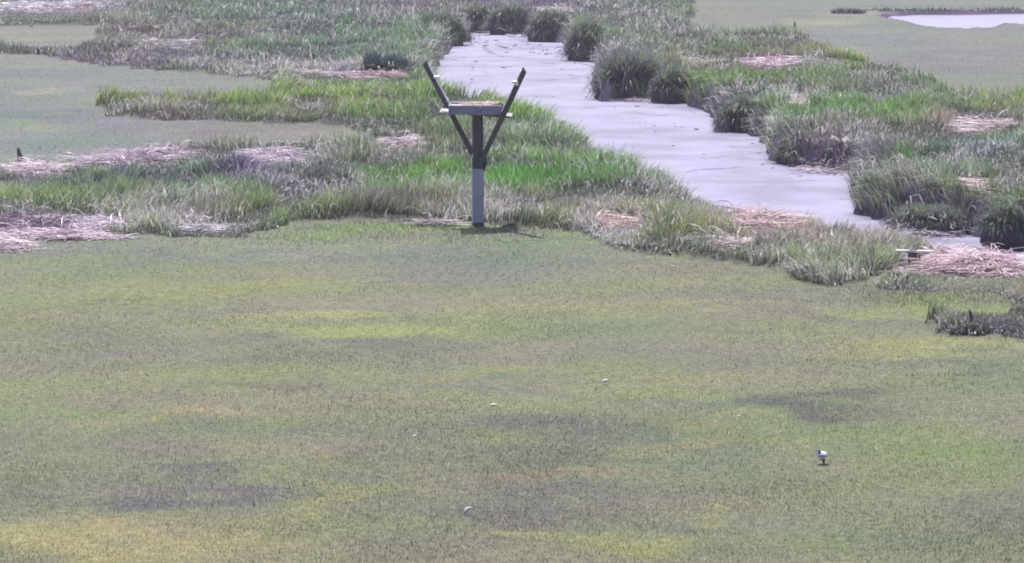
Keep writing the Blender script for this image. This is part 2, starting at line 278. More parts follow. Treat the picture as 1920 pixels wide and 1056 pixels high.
def warp(x, y, amp=.5):                       # ragged edges: shift the look-up by world-space noise
    x2 = x + (fbm(x * .8, y * .8, 21) - .5) * amp * 3; y2 = y + (fbm(x * .8, y * .8, 31) - .5) * amp * 6
    return proj(x2, np.maximum(y2, 8))
def mcol(x, y):
    c = samp(CM, *warp(x, y, .8))
    n1 = fbm(x * .26, y * .5, 41, 4) - .5; n2 = fbm(x * .3, y * .6, 51, 4) - .5
    t = np.stack([1 + .26 * n1 + .34 * n2, 1 + .34 * n1, 1 - .15 * n1 + .4 * n2], -1)
    return c * t
def tcol(x, y):
    c = samp(CT, *warp(x, y, .5)); n1 = fbm(x * .9, y * .6, 61) - .5; n2 = fbm(x * .7, y * .5, 71) - .5
    return c * np.stack([1 + .3 * n1 + .4 * n2, 1 + .5 * n1, 1 + .1 * n1 + .5 * n2], -1)
def tall(x, y): return samp(HT, *warp(x, y, .22))

def in_wrack(x, y):
    px, py = proj(x, y); m = np.zeros(x.shape, bool)
    for cx, cy, rx, ry, z, c, l in WRACK:
        if z == 0 and ry > 3.5: m |= ((px - cx) / rx) ** 2 + ((py - cy) / ry) ** 2 < .85
    return m
GA, GT, GG = .56, 1.3, .46      # albedo per seen colour: hay blades, cordgrass, bare ground

# ---------------------------------------------------------------- ground sheet
def grid_obj(name, us, ys, mask=None, zf=None, cf=None, mat=None):
    Y, U = np.meshgrid(ys, us, indexing='ij'); X = U * Y; nr, nc = X.shape
    z = zf(X, Y); V = np.stack([X, Y, z], -1).reshape(-1, 3)
    i = np.arange(nr - 1)[:, None] * nc + np.arange(nc - 1)[None, :]
    q = np.stack([i, i + 1, i + nc + 1, i + nc], -1).reshape(-1, 4)
    if mask is not None:
        k = mask(X, Y).ravel(); q = q[k[q].any(1)]; used = np.unique(q); rm = np.full(len(V), -1); rm[used] = np.arange(len(used)); V = V[used]; q = rm[q]
        c = cf(X, Y).reshape(-1, 3)[used] if cf else None
    else: c = cf(X, Y).reshape(-1, 3) if cf else None
    return mesh_np(name, V, np.full(len(q), 4), q.ravel(), c, mat, smooth=True)
rows = np.concatenate([np.arange(1330, 520, -5), np.arange(520, 10, -2), np.arange(10, -110, -1.5)])
ys = np.concatenate([[6, 12, 18, 22], at(960, rows)[1], [350, 420, 520, 700, 1000, 1600, 3000, 8000]])
us = np.concatenate([[-2.5, -1.2, -.6, -.36], (np.arange(-420, 2341, 4) - 960) / F, [.36, .6, 1.2, 2.5]])
def gcol(x, y):
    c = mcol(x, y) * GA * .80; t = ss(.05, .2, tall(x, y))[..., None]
    c = c * (1 - t) + (tcol(x, y) * .2 + lin((84, 70, 100)) * .4) * .5 * t  # floor tone under tall grass, darkened so gaps between stems read as shade
    wk = in_wrack(x, y)[..., None]; c = np.where(wk, c * .4 + lin((176, 150, 160)) * .25, c)
    dc = dcreek(x, y); b = ss(-.2, .05, dc)[..., None]; c = c * (1 - b) + lin((78, 66, 98)) * .5 * b
    dp = sdist(WP, x, y); b = ss(-.35, 0, dp)[..., None]; return c * (1 - b) + lin((98, 82, 112)) * .6 * b
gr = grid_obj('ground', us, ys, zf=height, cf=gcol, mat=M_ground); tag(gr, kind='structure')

# creek mud and pond
def mud_mat():
    m, n, b = mat_new('wet_creek_mud'); tc = n.nodes.new('ShaderNodeTexCoord'); L = n.links.new
    n1 = n.nodes.new('ShaderNodeTexNoise'); n1.inputs['Scale'].default_value = .5; n1.inputs['Detail'].default_value = 5; L(tc.outputs['Object'], n1.inputs[0])
    n2 = n.nodes.new('ShaderNodeTexNoise'); n2.inputs['Scale'].default_value = 5; n2.inputs['Detail'].default_value = 9; n2.inputs['Roughness'].default_value = .65; L(tc.outputs['Object'], n2.inputs[0])
    r = n.nodes.new('ShaderNodeValToRGB'); r.color_ramp.elements[0].position = .35; r.color_ramp.elements[1].position = .65
    r.color_ramp.elements[0].color = (.165, .155, .235, 1); r.color_ramp.elements[1].color = (.232, .218, .32, 1); L(n1.outputs[0], r.inputs[0])
    mr = n.nodes.new('ShaderNodeMapRange'); mr.inputs[1].default_value = .3; mr.inputs[2].default_value = .75; mr.inputs[3].default_value = 1.06; mr.inputs[4].default_value = .9; L(n2.outputs[0], mr.inputs[0])
    v = n.nodes.new('ShaderNodeVectorMath'); v.operation = 'SCALE'; L(r.outputs[0], v.inputs[0]); L(mr.outputs[0], v.inputs['Scale']); L(v.outputs[0], b.inputs['Base Color'])
    r2 = n.nodes.new('ShaderNodeMapRange'); r2.inputs[1].default_value = .4; r2.inputs[2].default_value = .6; r2.inputs[3].default_value = .45; r2.inputs[4].default_value = .7; L(n1.outputs[0], r2.inputs[0]); L(r2.outputs[0], b.inputs['Roughness'])
    bp = n.nodes.new('ShaderNodeBump'); bp.inputs['Strength'].default_value = .35; bp.inputs['Distance'].default_value = .02; L(n2.outputs[0], bp.inputs['Height']); L(bp.outputs[0], b.inputs['Normal'])
    return m
M_mud = mud_mat()
mrows = np.arange(560, -20, -3); mu = (np.arange(640, 2341, 6) - 960) / F
def mudz(x, y): return -.70 + (fbm(x * .5, y * .5, 81) - .5) * .08 + (fbm(x * 1.6, y * 1.2, 82) - .5) * .06
mud = grid_obj('creek_mud', mu, at(960, mrows)[1], mask=lambda x, y: sdist(WC, x, y) > -.7, zf=mudz, mat=M_mud); tag(mud, kind='structure')
m, n, b = mat_new('pond_water'); b.inputs['Base Color'].default_value = (.30, .285, .40, 1); b.inputs['Roughness'].default_value = .25; b.inputs['IOR'].default_value = 1.33
M_water = m
x0 = WP.mean(0); sub = WP
bm = bmesh.new(); vs = [bm.verts.new((p[0] + (p[0] - x0[0]) * .02, p[1] + (p[1] - x0[1]) * .06, -.14)) for p in WP]; bm.faces.new(vs); bmesh.ops.recalc_face_normals(bm, faces=bm.faces)
if list(bm.faces)[0].normal.z < 0: bmesh.ops.reverse_faces(bm, faces=bm.faces)
tag(bm_obj('pond_water', bm, M_water), kind='structure')

# ---------------------------------------------------------------- blade meshes
def blades(name, b, h, wd, lean, col_root, col_tip, mat, seg=2, parent=None, loc=None, bend=1.0, face=None):
    """b: base points (N,3); h: lengths; lean: (N,3) sideways offset of the tip in units of length"""
    N = len(b); ang = rng.uniform(0, math.pi, N) if face is None else face
    s = np.stack([np.cos(ang), np.sin(ang), np.zeros(N)], -1) * (wd / 2)[:, None]
    up = np.array([0, 0, 1.0]); lv = []; cv = []
    for k in range(seg + 1):
        t = k / seg; hh = h * t
        zz = np.sqrt(np.clip(1 - (lean ** 2).sum(1) * t * t * bend, .05, 1)) * hh
        c = b + lean * (hh * t ** .8)[:, None]; c = c.copy(); c[:, 2] += zz
        f = 1 - .25 * t - .2 * t * t if seg > 1 else 1
        cc = col_root * (1 - t) + col_tip * t
        if k < seg: lv += [c - s * f, c + s * f]; cv += [cc, cc]
        else: lv += [c]; cv += [cc]
    nvb = 2 * seg + 1; V = np.stack(lv, 1).reshape(-1, 3); C = np.stack(cv, 1).reshape(-1, 3)
    pat = []; cnt = []
    for k in range(seg - 1): pat += [2 * k, 2 * k + 1, 2 * k + 3, 2 * k + 2]; cnt.append(4)
    pat += [2 * seg - 2, 2 * seg - 1, 2 * seg]; cnt.append(3)
    L = (np.arange(N)[:, None] * nvb + np.array(pat)[None]).ravel()
    return mesh_np(name, V, np.tile(cnt, N), L, C, mat, parent, loc=loc)
def scatter(n, x0, x1, y0, y1):
    return at(rng.uniform(x0, x1, n), rng.uniform(y0, y1, n))

# short salt hay
def hay(n, name='meadow_grass'):
    px = rng.uniform(-200, 2120, n); py = -70 + 1260 * rng.uniform(0, 1, n); x, y = at(px, py)
    tl = tall(x, y); dc = dcreek(x, y); dp = sdist(WP, x, y)
    k = (tl < .24) & (dc < -.1) & (dp < -.1) & (~in_wrack(x, y) | (rng.random(n) < .15)); x, y, px, py, dc = x[k], y[k], px[k], py[k], dc[k]; N = len(x)
    z = height(x, y, dc); sc = ppm(py)
    bright = np.exp(-(((px - 760) / 330) ** 4 + ((py - 440) / 22) ** 4)) + .8 * np.exp(-(((px - 1780) / 170) ** 4 + ((py - 560) / 18) ** 4))
    h = rng.uniform(.018, .042, N) * (1 + 1.1 * bright) * (.8 + .5 * fbm(x * .7, y * .5, 91))
    wd = np.maximum(rng.uniform(.005, .009, N), 1.25 / sc)
    c = mcol(x, y) * GA * rng.uniform(.96, 1.04, N)[:, None]
    r = rng.random(N); fs = np.clip(sc / 130, .15, 1.3); sp_ = r < .010 * fs; c[sp_] = lin((214, 208, 190)) * .75; h[sp_] *= 2.0; wd[sp_] *= 1.6
    dk = (r > .0145) & (r < .0145 + .005 * fs); c[dk] *= .5; h[dk] *= 1.9; wd[dk] *= 1.3
    sw = fbm(x * .5, y * .5, 95) * 12; lean = np.stack([np.cos(sw), np.sin(sw), 0 * sw], -1) * .5 + rng.normal(0, .28, (N, 3)) * [1, 1, 0]
    lean[dk | sp_] *= .4
    o = blades(name, np.stack([x, y, z - .01], -1), h, wd, lean, c * .95, c, M_hay, 1)
    tag(o, 'short mottled salt hay covering the flat meadows', 'grass', kind='stuff')
hay(1150000)

# cordgrass
def cord(n):
    py = -100 + 760 * rng.uniform(0, 1, n) ** .92; px = rng.uniform(-220, 2140, n); x, y = at(px, py)
    tl = tall(x, y); dc = dcreek(x, y); k = (tl > rng.uniform(.04, .22, n)) & (dc < .22) & (sdist(WP, x, y) < -.1) & (~in_wrack(x, y) | (rng.random(n) < .5))
    x, y, px, py, tl, dc = x[k], y[k], px[k], py[k], tl[k], dc[k]
    cl = fbm(x * 1.6, y * 1.0, 101, 3)                     # clumps and gaps
    k = rng.random(len(x)) < ss(.30, .48, cl) * .65 + .35; x, y, px, py, tl, dc, cl = [a[k] for a in (x, y, px, py, tl, dc, cl)]
    N = len(x); z = height(x, y, dc); sc = ppm(py)
    edge = ss(-.9, 0, dc)
    c2 = ss(.4, .6, fbm(x * .75, y * .38, 151, 2))
    h = tl * rng.uniform(.5, 1.15, N) * (.55 + .5 * cl) * (.5 + .78 * c2) * (1 + .3 * edge)
    wd = np.maximum(rng.uniform(.010, .018, N), 1.5 / sc)
    c = tcol(x, y) * GT * rng.uniform(.5, 1.45, N)[:, None]
    lo = (1 - c2)[:, None] * .5; c = c * (1 - lo) + (c.mean(1, keepdims=True) * np.array([.95, .90, .92])) * lo * .95; c = c * (.88 + .26 * c2)[:, None]
    zn = 0 * x
    for cx, cy, rx, ry in ((1500, 478, 200, 42), (1400, 430, 120, 30), (1660, 480, 90, 30), (500, 132, 190, 20), (1700, 395, 120, 26), (330, 425, 170, 20), (930, 412, 160, 18), (1150, 440, 110, 26), (500, 305, 140, 16), (1850, 470, 120, 16), (1500, 125, 120, 14), (180, 310, 180, 14), (100, 20, 220, 22)):
        zn = np.maximum(zn, 1 - ss(.5, 1.1, np.hypot((px - cx) / rx, (py - cy) / ry)))
    h *= 1 - .3 * zn; r = rng.random(N); st = r < .04 + .42 * zn + .12 * (1 - c2) + .45 * ss(.42, .72, fbm(x * .6, y * .4, 111)); c[st] = lin((228, 223, 222)) * rng.uniform(.5, 1.15, st.sum())[:, None]
    dd = (r > .85); c[dd] *= np.array([.55, .5, .7])
    root = c * .16 + lin((78, 64, 96)) * .2; root[st] = c[st] * .8  # dead-stem tone darkened further to paint shade along the grass fronts
    e = 1e-1; gxn = (dcreek(x + e, y) - dcreek(x - e, y)) / (2 * e); gyn = (dcreek(x, y + e) - dcreek(x, y - e)) / (2 * e)
    sw = fbm(x * .8, y * .8, 121) * 14
    lean = np.stack([np.cos(sw), np.sin(sw), 0 * sw], -1) * .28 + rng.normal(0, .24, (N, 3)) * [1, 1, 0]
    lean += np.stack([gxn, gyn, 0 * gxn], -1) * (edge * .7)[:, None]
    lean[st] *= 1.9; wd[st] *= 1.3
    l = np.linalg.norm(lean, axis=1); lean *= np.minimum(1, .95 / np.maximum(l, 1e-6))[:, None]
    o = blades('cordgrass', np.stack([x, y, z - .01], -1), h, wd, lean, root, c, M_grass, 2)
    tag(o, 'taller green cordgrass with dead stems along the creek banks', 'grass', kind='stuff')
cord(900000)

# ---------------------------------------------------------------- tussocks, each a thing: root mound and drooping leaves
M_peat = noisy('dark_peat', tuple(lin((66, 54, 90)) * .5), tuple(lin((92, 76, 110)) * .5), 14, .7, .8, dist=.03)
TUSS = [  # col, base row, width px, height px, base z, leaf colour, label
 (955, 66, 80, 60, -.72, (128, 112, 150), 'dark purple grass clump at the creek head, second from the left of the four'),
 (893, 52, 60, 46, -.5, (130, 116, 148), 'small purple clump at the very head of the creek, left of its neighbours'),
 (1031, 78, 78, 64, -.72, (128, 110, 146), 'rounded dark purple clump standing in silt at the creek head'),
 (1104, 114, 76, 76, -.72, (128, 122, 142), 'grass clump with bare undercut mud root, right of the creek head'),
 (822, 86, 96, 64, -.72, (128, 126, 144), 'wide clump with a bare dark root face on the left side of the creek head'),
 (1180, 186, 118, 92, -.72, (112, 98, 138), 'tallest dark overhanging bank clump at the bend behind the right platform arm'),
 (1262, 186, 74, 62, -.6, (118, 122, 132), 'grey green drooping clump on the bank right of the tallest dark one'),
 (1406, 246, 104, 74, -.72, (110, 118, 124), 'bushy green topped clump with dark skirt jutting into the creek'),
 (1505, 310, 96, 66, -.72, (124, 110, 138), 'purple tangled clump sagging onto the mud below the bank'),
 (1595, 318, 96, 60, -.7, (126, 116, 138), 'low broad purple clump at the lower end of the far bank'),
 (722, 134, 84, 44, 0, (66, 100, 104), 'very dark teal upright clump above the rosy straw'),
 (1745, 428, 150, 50, -.62, (134, 134, 146), 'wide clump of drooping grey leaves above the narrow creek arm'),
 (1885, 446, 86, 66, -.5, (92, 96, 128), 'dense dark blue clump at the right edge above the creek arm'),
 (455, 372, 145, 52, 0, (92, 84, 128), 'wide dark purple clump in the left grass belt'),
 (620, 348, 110, 46, 0, (104, 98, 132), 'dark purple clump between the left grass belt and the platform'),
 (160, 384, 74, 34, 0, (98, 104, 134), 'blue purple clump in the grass at lower left of the belt'),
 (1760, 300, 62, 38, 0, (78, 124, 84), 'dark green upright clump in the right-hand grass'),
 (1825, 632, 56, 34, 0, (92, 86, 116), 'small dark clump round a stub in the near meadow at right'),
 (1590, 26, 70, 13, 0, (84, 72, 104), 'low dark bush-like clump at the left end of the pond bank'),
]
def tussock(px, py, wpx, hpx, bz, rgb, label, erect=False):
    p = P(px, py, bz); sc = ppm(py); W = wpx / sc / 2 * (1.22 if bz < 0 else 1); Ht = hpx / sc * (1.1 if bz < 0 else 1); D = W * .8
    e = empty('grass_tussock', p); tag(e, label, 'grass clump', 'clumps of marsh grass')
    mh = min(.58 * Ht, .85) if bz < 0 else .12
    # mound
    nu, nv = 26, 9; V = []
    for j in range(nv):
        t = j / (nv - 1)
        for i in range(nu):
            a = 2 * math.pi * i / nu; rr = (.84 + .1 * math.sin(t * 3.1)) * math.cos(t ** 2.2 * math.pi / 2 * .98)
            rr *= 1 + .2 * (float(vn(i * .7 + px, j * .9, 3)) - .5) * 2 * (1 - t)
            V.append((W * rr * math.cos(a), D * rr * math.sin(a), -.15 + (mh + .15) * t))
    fs = [(j * nu + i, j * nu + (i + 1) % nu, (j + 1) * nu + (i + 1) % nu, (j + 1) * nu + i) for j in range(nv - 1) for i in range(nu)]
    mesh_np('root_mound', np.array(V), np.full(len(fs), 4), np.array(fs).ravel(), None, M_peat, e, smooth=True)
    N = int(np.clip(wpx * hpx * .6, 300, 5200)); a = rng.uniform(0, 2 * math.pi, N); q = np.sqrt(rng.uniform(0, 1, N)) * .97
    b = np.stack([W * .86 * q * np.cos(a), D * .86 * q * np.sin(a), mh * np.sqrt(np.clip(1 - q ** 2.6, 0, 1)) - .02], -1)
    up = label.find('upright') > 0
    lob = .72 + .6 * vn(np.cos(a) * 1.6 + px, np.sin(a) * 1.6 + py, 7); b[:, 0] *= lob; b[:, 1] *= lob
    b[:, 0] += rng.normal(0, .12, N) * W; b[:, 2] *= np.clip(1.15 - q * .4, 0, 1)
    hn = fbm(b[:, 0] * 2.2 + px, b[:, 1] * 2.2 + py, 8)
    h = (Ht - mh * .7) * rng.uniform(.35, 1.0, N) * (.45 + 1.1 * hn) * (1 - .15 * q)
    lo = (.25 if up else .12 + .8 * q ** 2.6) * 1.0
    lean = np.stack([np.cos(a), np.sin(a), 0 * a], -1) * (lo * np.ones(N))[:, None] * rng.uniform(.5, 1, N)[:, None] + rng.normal(0, .3, (N, 3)) * [1, 1, 0]
    fw = 9 * hn; lean += np.stack([np.cos(fw), np.sin(fw), 0 * fw], -1) * .3
    if not up and bz < 0: lean[:, 2] -= (q > .75) * rng.uniform(0, .9, N)          # outer leaves hang down over the root
    l = np.linalg.norm(lean[:, :2], axis=1); lean[:, :2] *= np.minimum(1, .97 / np.maximum(l, 1e-6))[:, None]
    b[:, 0] += 0
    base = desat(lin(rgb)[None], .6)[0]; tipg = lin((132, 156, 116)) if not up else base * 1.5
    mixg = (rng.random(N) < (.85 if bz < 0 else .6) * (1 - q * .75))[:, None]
    c = np.where(mixg, tipg, base * (.7 if bz < 0 else .85)) * GT * rng.uniform(.65, 1.35, N)[:, None]  # outer leaves of bank clumps coloured darker for their shaded undersides
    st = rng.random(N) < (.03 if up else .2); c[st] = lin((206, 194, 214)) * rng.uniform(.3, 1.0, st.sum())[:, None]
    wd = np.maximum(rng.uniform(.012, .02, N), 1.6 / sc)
    blades('leaves', b, h, wd, lean, c * .3, c * .85, M_grass, 3, e)  # leaf roots darkened to paint the shade low in the clump
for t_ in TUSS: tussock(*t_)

# ---------------------------------------------------------------- wrack mats
def wrack(cx, cy, rx, ry, z, rgb, label):
    p = P(cx, cy, z); sc = ppm(cy); W = rx / sc; y1 = float(at(cx, cy - ry, z)[1]); y2 = float(at(cx, cy + ry, z)[1]); D = (y1 - y2) / 2
    hm = .10 if ry < 10 else .16
    N = int(np.clip(rx * ry * (1.15 if ry < 13 else 1.7), 220, 3800)); a = rng.uniform(0, 2 * math.pi, N); q = np.sqrt(rng.uniform(0, 1, N)); q *= .5 + .8 * vn(np.cos(a) * 2.5 + cx, np.sin(a) * 2.5, 5) + (rng.random(N) < .25) * rng.uniform(0, .6, N)
    bx = W * q * np.cos(a); by = D * q * np.sin(a); wx, wy = bx + p.x, by + p.y
    gz = (height(wx, wy) if z == 0 else mudz(wx, wy)) - z
    lump = fbm(wx * 1.5, wy * 1.0, 131)
    bz = gz + hm * np.clip(1 - q * q, 0, 1) * lump * 1.6 * rng.uniform(.5, 1.1, N) + .015
    Ln = rng.uniform(.18, .6, N); th = fbm(wx * .8, wy * .5, 141) * 7 + rng.normal(0, .45, N) + (rng.random(N) < .3) * rng.uniform(0, 3.1, N)
    cv = rng.normal(0, .9, N); wd = np.maximum(rng.uniform(.012, .022, N), 1.8 / sc); tilt = np.abs(rng.normal(0, .10, N)) + (rng.random(N) < .06) * rng.uniform(.2, .9, N)
    S = 4; lv = []; x, y, zz = bx.copy(), by.copy(), bz.copy()
    roll = rng.normal(0, .5, N)
    for k in range(S + 1):
        ang = th + cv * (k / S); nx, ny = -np.sin(ang), np.cos(ang); ww = wd / 2 * (1 - .6 * (k / S) ** 2)
        off = np.stack([nx * np.cos(roll), ny * np.cos(roll), np.sin(roll)], -1) * ww[:, None]
        c = np.stack([x, y, zz], -1); lv += [c - off, c + off]
        x = x + np.cos(ang) * Ln / S; y = y + np.sin(ang) * Ln / S; zz = np.maximum(zz + tilt * Ln / S * (1.4 - k * .6), gz + .01)
    V = np.stack(lv, 1).reshape(-1, 3); nvb = 2 * S + 2; pat = []
    for k in range(S): pat += [2 * k, 2 * k + 1, 2 * k + 3, 2 * k + 2]
    L = (np.arange(N)[:, None] * nvb + np.array(pat)[None]).ravel()
    c = desat(lin(rgb)[None], .6) * np.array([.98, .96, 1.0]) * rng.uniform(.55, 1.15, N)[:, None]; dk = rng.random(N) < .10; c[dk] *= .4
    C = np.repeat(c, nvb, 0)
    o = mesh_np('straw_mat', V, np.full(N * S, 4), L, C, M_straw, None, loc=p)
    tag(o, label, 'straw', 'mats of dead straw left by the tide')
for w_ in WRACK: wrack(*w_)

# ---------------------------------------------------------------- nest platform
M_wood = noisy('weathered_dark_timber', (.058, .052, .075), (.125, .112, .155), 6, .75, .5, stretch=(6, 6, 1))
M_face = noisy('grey_frame_board', (.20, .18, .31), (.29, .26, .42), 5, .7, .4, stretch=(1, 6, 6))
M_top = noisy('pale_timber', (.42, .40, .42), (.62, .59, .60), 9, .7, .4)  # paler timber for top pieces and planks
M_sleeve = noisy('pale_metal_sleeve', (.29, .275, .40), (.36, .345, .49), 3, .5, .25, spec=.5)
M_white = noisy('white_glazed_cap', (.78, .77, .8), (.86, .85, .88), 4, .3, .05, spec=.5)
M_black = noisy('black_strap', (.02, .018, .03), (.04, .035, .05), 9, .6, .2)
base = P(895, 429, 0); base.z = float(height(np.array([base.x]), np.array([base.y]))[0]) - .02
def lx(px): return (px - 895) / 105.0
def lz(py): return (430 - py) / 105.0
pf = empty('nest_platform', base); tag(pf, 'wooden osprey nest platform on a grey sleeved post with two upswept perch arms', 'nest platform')
def box(name, c, s, mat, parent=pf, rz=0, bev=.004):
    bm = bmesh.new(); bmesh.ops.create_cube(bm, size=1)
    for v in bm.verts:
        x, y = v.co.x * s[0], v.co.y * s[1]; v.co = Vector((x * math.cos(rz) - y * math.sin(rz) + c[0], x * math.sin(rz) + y * math.cos(rz) + c[1], v.co.z * s[2] + c[2]))
    return bm_obj(name, bm, mat, parent, bevel=bev)
rzp = R(9)
box('post', (lx(896), 0, (lz(318) + lz(214)) / 2), (.175, .175, lz(214) - lz(318) + .1), M_wood, rz=rzp)
sl_ = box('sleeve', (lx(896), 0, lz(318) / 2 - .05), (.19, .19, lz(318) + .1), M_sleeve, rz=rzp, bev=.008)
box('sleeve_joint', (lx(896), 0, lz(371)), (.197, .197, .012), M_face, parent=sl_, rz=rzp, bev=.002)
box('foot_band', (lx(896), 0, lz(426)), (.2, .2, .11), M_wood, rz=rzp)
box('collar', (lx(896.5), 0, (lz(318) + lz(290)) / 2), (.205, .205, lz(290) - lz(318)), M_wood, rz=rzp)
# frame boards
zb, zt = lz(213.5), lz(198.5); zc = (zb + zt) / 2; hh = zt - zb
XL, XR, XJ = lx(842), lx(946), lx(902)
box('frame_board', ((XL + XJ) / 2 - .002, -.46, zc), (XJ - XL - .004, .04, hh), M_face)
b2 = box('frame_board', ((XJ + XR) / 2 + .002, -.452, zc - .002), (XR - XJ - .004, .04, hh), M_face)
box('frame_board', ((XL + XR) / 2, .46, zc), (XR - XL, .04, hh), M_face)
box('frame_board', (XL + .02, 0, zc), (.04, .876, hh - .004), M_face)
box('frame_board', (XR - .02, 0, zc), (.04, .872, hh - .004), M_face)
for k in range(6):
    box('deck_slat', ((XL + XR) / 2, -.375 + k * .15, zt - .03), (XR - XL - .084, .125, .024), M_top, bev=.002)
for (a_, b_, y_) in ((XL - .004, XJ - .02, -.462), (XJ - .016, XR - .05, -.457)):
    box('top_batten', ((a_ + b_) / 2, y_, zt + .013), (b_ - a_, .06, .022), M_top, bev=.002)
box('top_batten', ((XL + XR) / 2, .46, zt + .013), (XR - XL, .06, .022), M_top, bev=.002)
# long cross plank under the deck
bm_obj('cross_plank', beam((lx(826), .16, lz(210.5)), (lx(961), -.30, lz(216)), .02, .10, up=(0, .8, .6)), M_top, pf)
bm_obj('plank_backing', beam((lx(829), .17, lz(213)), (lx(958), -.28, lz(219.2)), .03, .11, up=(0, 1, 0)), M_wood, pf)
# perch arms
def arm(pxa, pya, ya, pxb, pyb, yb, capx, capy, side):
    a = Vector((lx(pxa), ya, lz(pya))); b = Vector((lx(pxb), yb, lz(pyb)))
    ar = bm_obj('perch_arm', beam(a, b, .095, .05, up=(0, 1, 0), cut=.035 * side), M_wood, pf)
    d = (b - a).normalized(); nrm = d.cross(Vector((0, 1, 0))).normalized()
    if nrm.z < 0: nrm = -nrm
    t0 = .56; a2 = a.lerp(b, t0) + nrm * .052; b2 = b + nrm * .052 - d * .03
    bm_obj('lit_edge_strip', beam(a2, b2, .026 if side < 0 else .014, .056, up=(0, 1, 0)), M_white, ar)  # white strip painting the sunlit upper edge of the arm
    bm = bmesh.new(); bmesh.ops.create_uvsphere(bm, u_segments=18, v_segments=10, radius=1)
    for v in bm.verts:
        s = 1 + .25 * v.co.z; v.co = Vector((v.co.x * .062 * s, v.co.y * .055 * s, v.co.z * .034))
    cp_ = bm_obj('perch_cap', bm, M_white, ar, loc=(lx(capx), ya + (yb - ya) * .87 - .05, lz(capy)), smooth=True)
    bm = bmesh.new(); bmesh.ops.create_cone(bm, cap_ends=True, segments=12, radius1=.028, radius2=.034, depth=.05)
    bm_obj('cap_stem', bm, M_white, cp_, loc=(-.035 * -side * -1 if side < 0 else .035, 0, -.035), smooth=True)
arm(893, 306, .125, 795, 124, .62, 818, 150, -1)
arm(899, 312, -.125, 984, 128, -.86, 966, 151, 1)
for sx in (XL + .012, XR - .012):
    pass
# strap on the collar and loop
def tube(pts, r, name, mat, parent, seg=8):
    cu = bpy.data.curves.new(name, 'CURVE'); cu.dimensions = '3D'; s = cu.splines.new('NURBS'); s.points.add(len(pts) - 1)
    for q, p_ in zip(s.points, pts): q.co = (*p_, 1)
    s.use_endpoint_u = True; s.order_u = 3; cu.bevel_depth = r; cu.bevel_resolution = 2; cu.resolution_u = 4; cu.use_fill_caps = True
    t = bpy.data.objects.new(name, cu); COL.objects.link(t); dg = bpy.context.evaluated_depsgraph_get(); me = bpy.data.meshes.new_from_object(t.evaluated_get(dg)); bpy.data.objects.remove(t)
    me.materials.clear(); me.materials.append(mat); me.name = name; o = bpy.data.objects.new(name, me); COL.objects.link(o); o.parent = parent; return o
tube([(lx(906), -.08, lz(292)), (lx(910), -.11, lz(298)), (lx(911.5), -.12, lz(306)), (lx(910), -.11, lz(314)), (lx(908), -.1, lz(321))], .017, 'hanging_strap', M_black, pf)
tube([(lx(908), -.1, lz(306)), (lx(912), -.12, lz(309)), (lx(910), -.12, lz(313))], .022, 'strap_knot', M_black, pf)
tube([(lx(888), -.10, lz(291)), (lx(884.5), -.06, lz(296)), (lx(884.5), -.04, lz(306)), (lx(885), -.06, lz(318)), (lx(885), -.05, lz(360)), (lx(885.3), -.05, lz(400)), (lx(886), -.05, lz(425))], .012, 'pale_edge_line', M_white, pf)  # thin pale line down the left edge of collar and sleeve
# old nest straw: a thing lying on the deck
N = 340; a = rng.uniform(0, 6.28, N); q = np.sqrt(rng.uniform(0, 1, N)); bx = .38 * q * np.cos(a) + .08; by = .38 * q * np.sin(a)
th = rng.uniform(0, 6.28, N); Ln = rng.uniform(.08, .26, N); zz = .012 + .05 * (1 - q * q) * rng.random(N)
nx, ny = -np.sin(th) * .006, np.cos(th) * .006; dx, dy = np.cos(th) * Ln / 2, np.sin(th) * Ln / 2; dz = rng.normal(0, .012, N)
V = np.stack([np.stack([bx + s1 * dx + s2 * nx, by + s1 * dy + s2 * ny, zz + s1 * dz + .012], -1) for s1, s2 in ((-1, -1), (1, -1), (1, 1), (-1, 1))], 1).reshape(-1, 3)
ne = mesh_np('nest_straw', V, np.full(N, 4), np.arange(4 * N), np.repeat(lin((226, 196, 200)) * .8 * rng.uniform(.6, 1.15, N)[:, None], 4, 0), M_straw, loc=base + Vector((0, 0, zt - .018)))
tag(ne, 'thin layer of pinkish dry straw on top of the platform deck', 'nest')
N = 26; V = []; 
for i in range(N):
    c = Vector((lx(937) + random.gauss(0, .035), -.40 + random.gauss(0, .04), .03)); th = random.uniform(0, 6.28); L_ = random.uniform(.03, .09); d = Vector((math.cos(th), math.sin(th), random.uniform(-.3, .6))) * L_; s = Vector((0, 0, .008))
    V += [c - d - s, c + d - s, c + d + s, c - d + s]
o = mesh_np('nest_twigs', np.array([list(v) for v in V]), np.full(N, 4), np.arange(4 * N), np.repeat(lin((200, 180, 180)) * rng.uniform(.05, 1, N)[:, None], 4, 0), M_straw, loc=base + Vector((0, 0, zt)))
tag(o, 'small knot of light and dark twigs at the right front corner of the deck', 'twigs')

# ---------------------------------------------------------------- weathered plank on a stump
p = P(1714, 510, 0); p.z = float(height(np.array([p.x]), np.array([p.y]))[0]); s_ = ppm(510)
st = empty('plank_stump', p); tag(st, 'short dark stump carrying a thin pale horizontal plank beside pink straw', 'stump')
box('stump_post', (-.03, 0, .13), (.125, .12, .34), M_wood, parent=st, rz=R(6), bev=.008)
box('stump_slat', (.075, -.03, .11), (.03, .05, .28), noisy('rusty_slat', (.32, .17, .15), (.5, .32, .28), 8, .8, .3), parent=st)
bm_obj('plank', beam((-.30, .0, .285), (.30, -.02, .272), .028, .13, up=(0, 1, 0)), M_top, st)

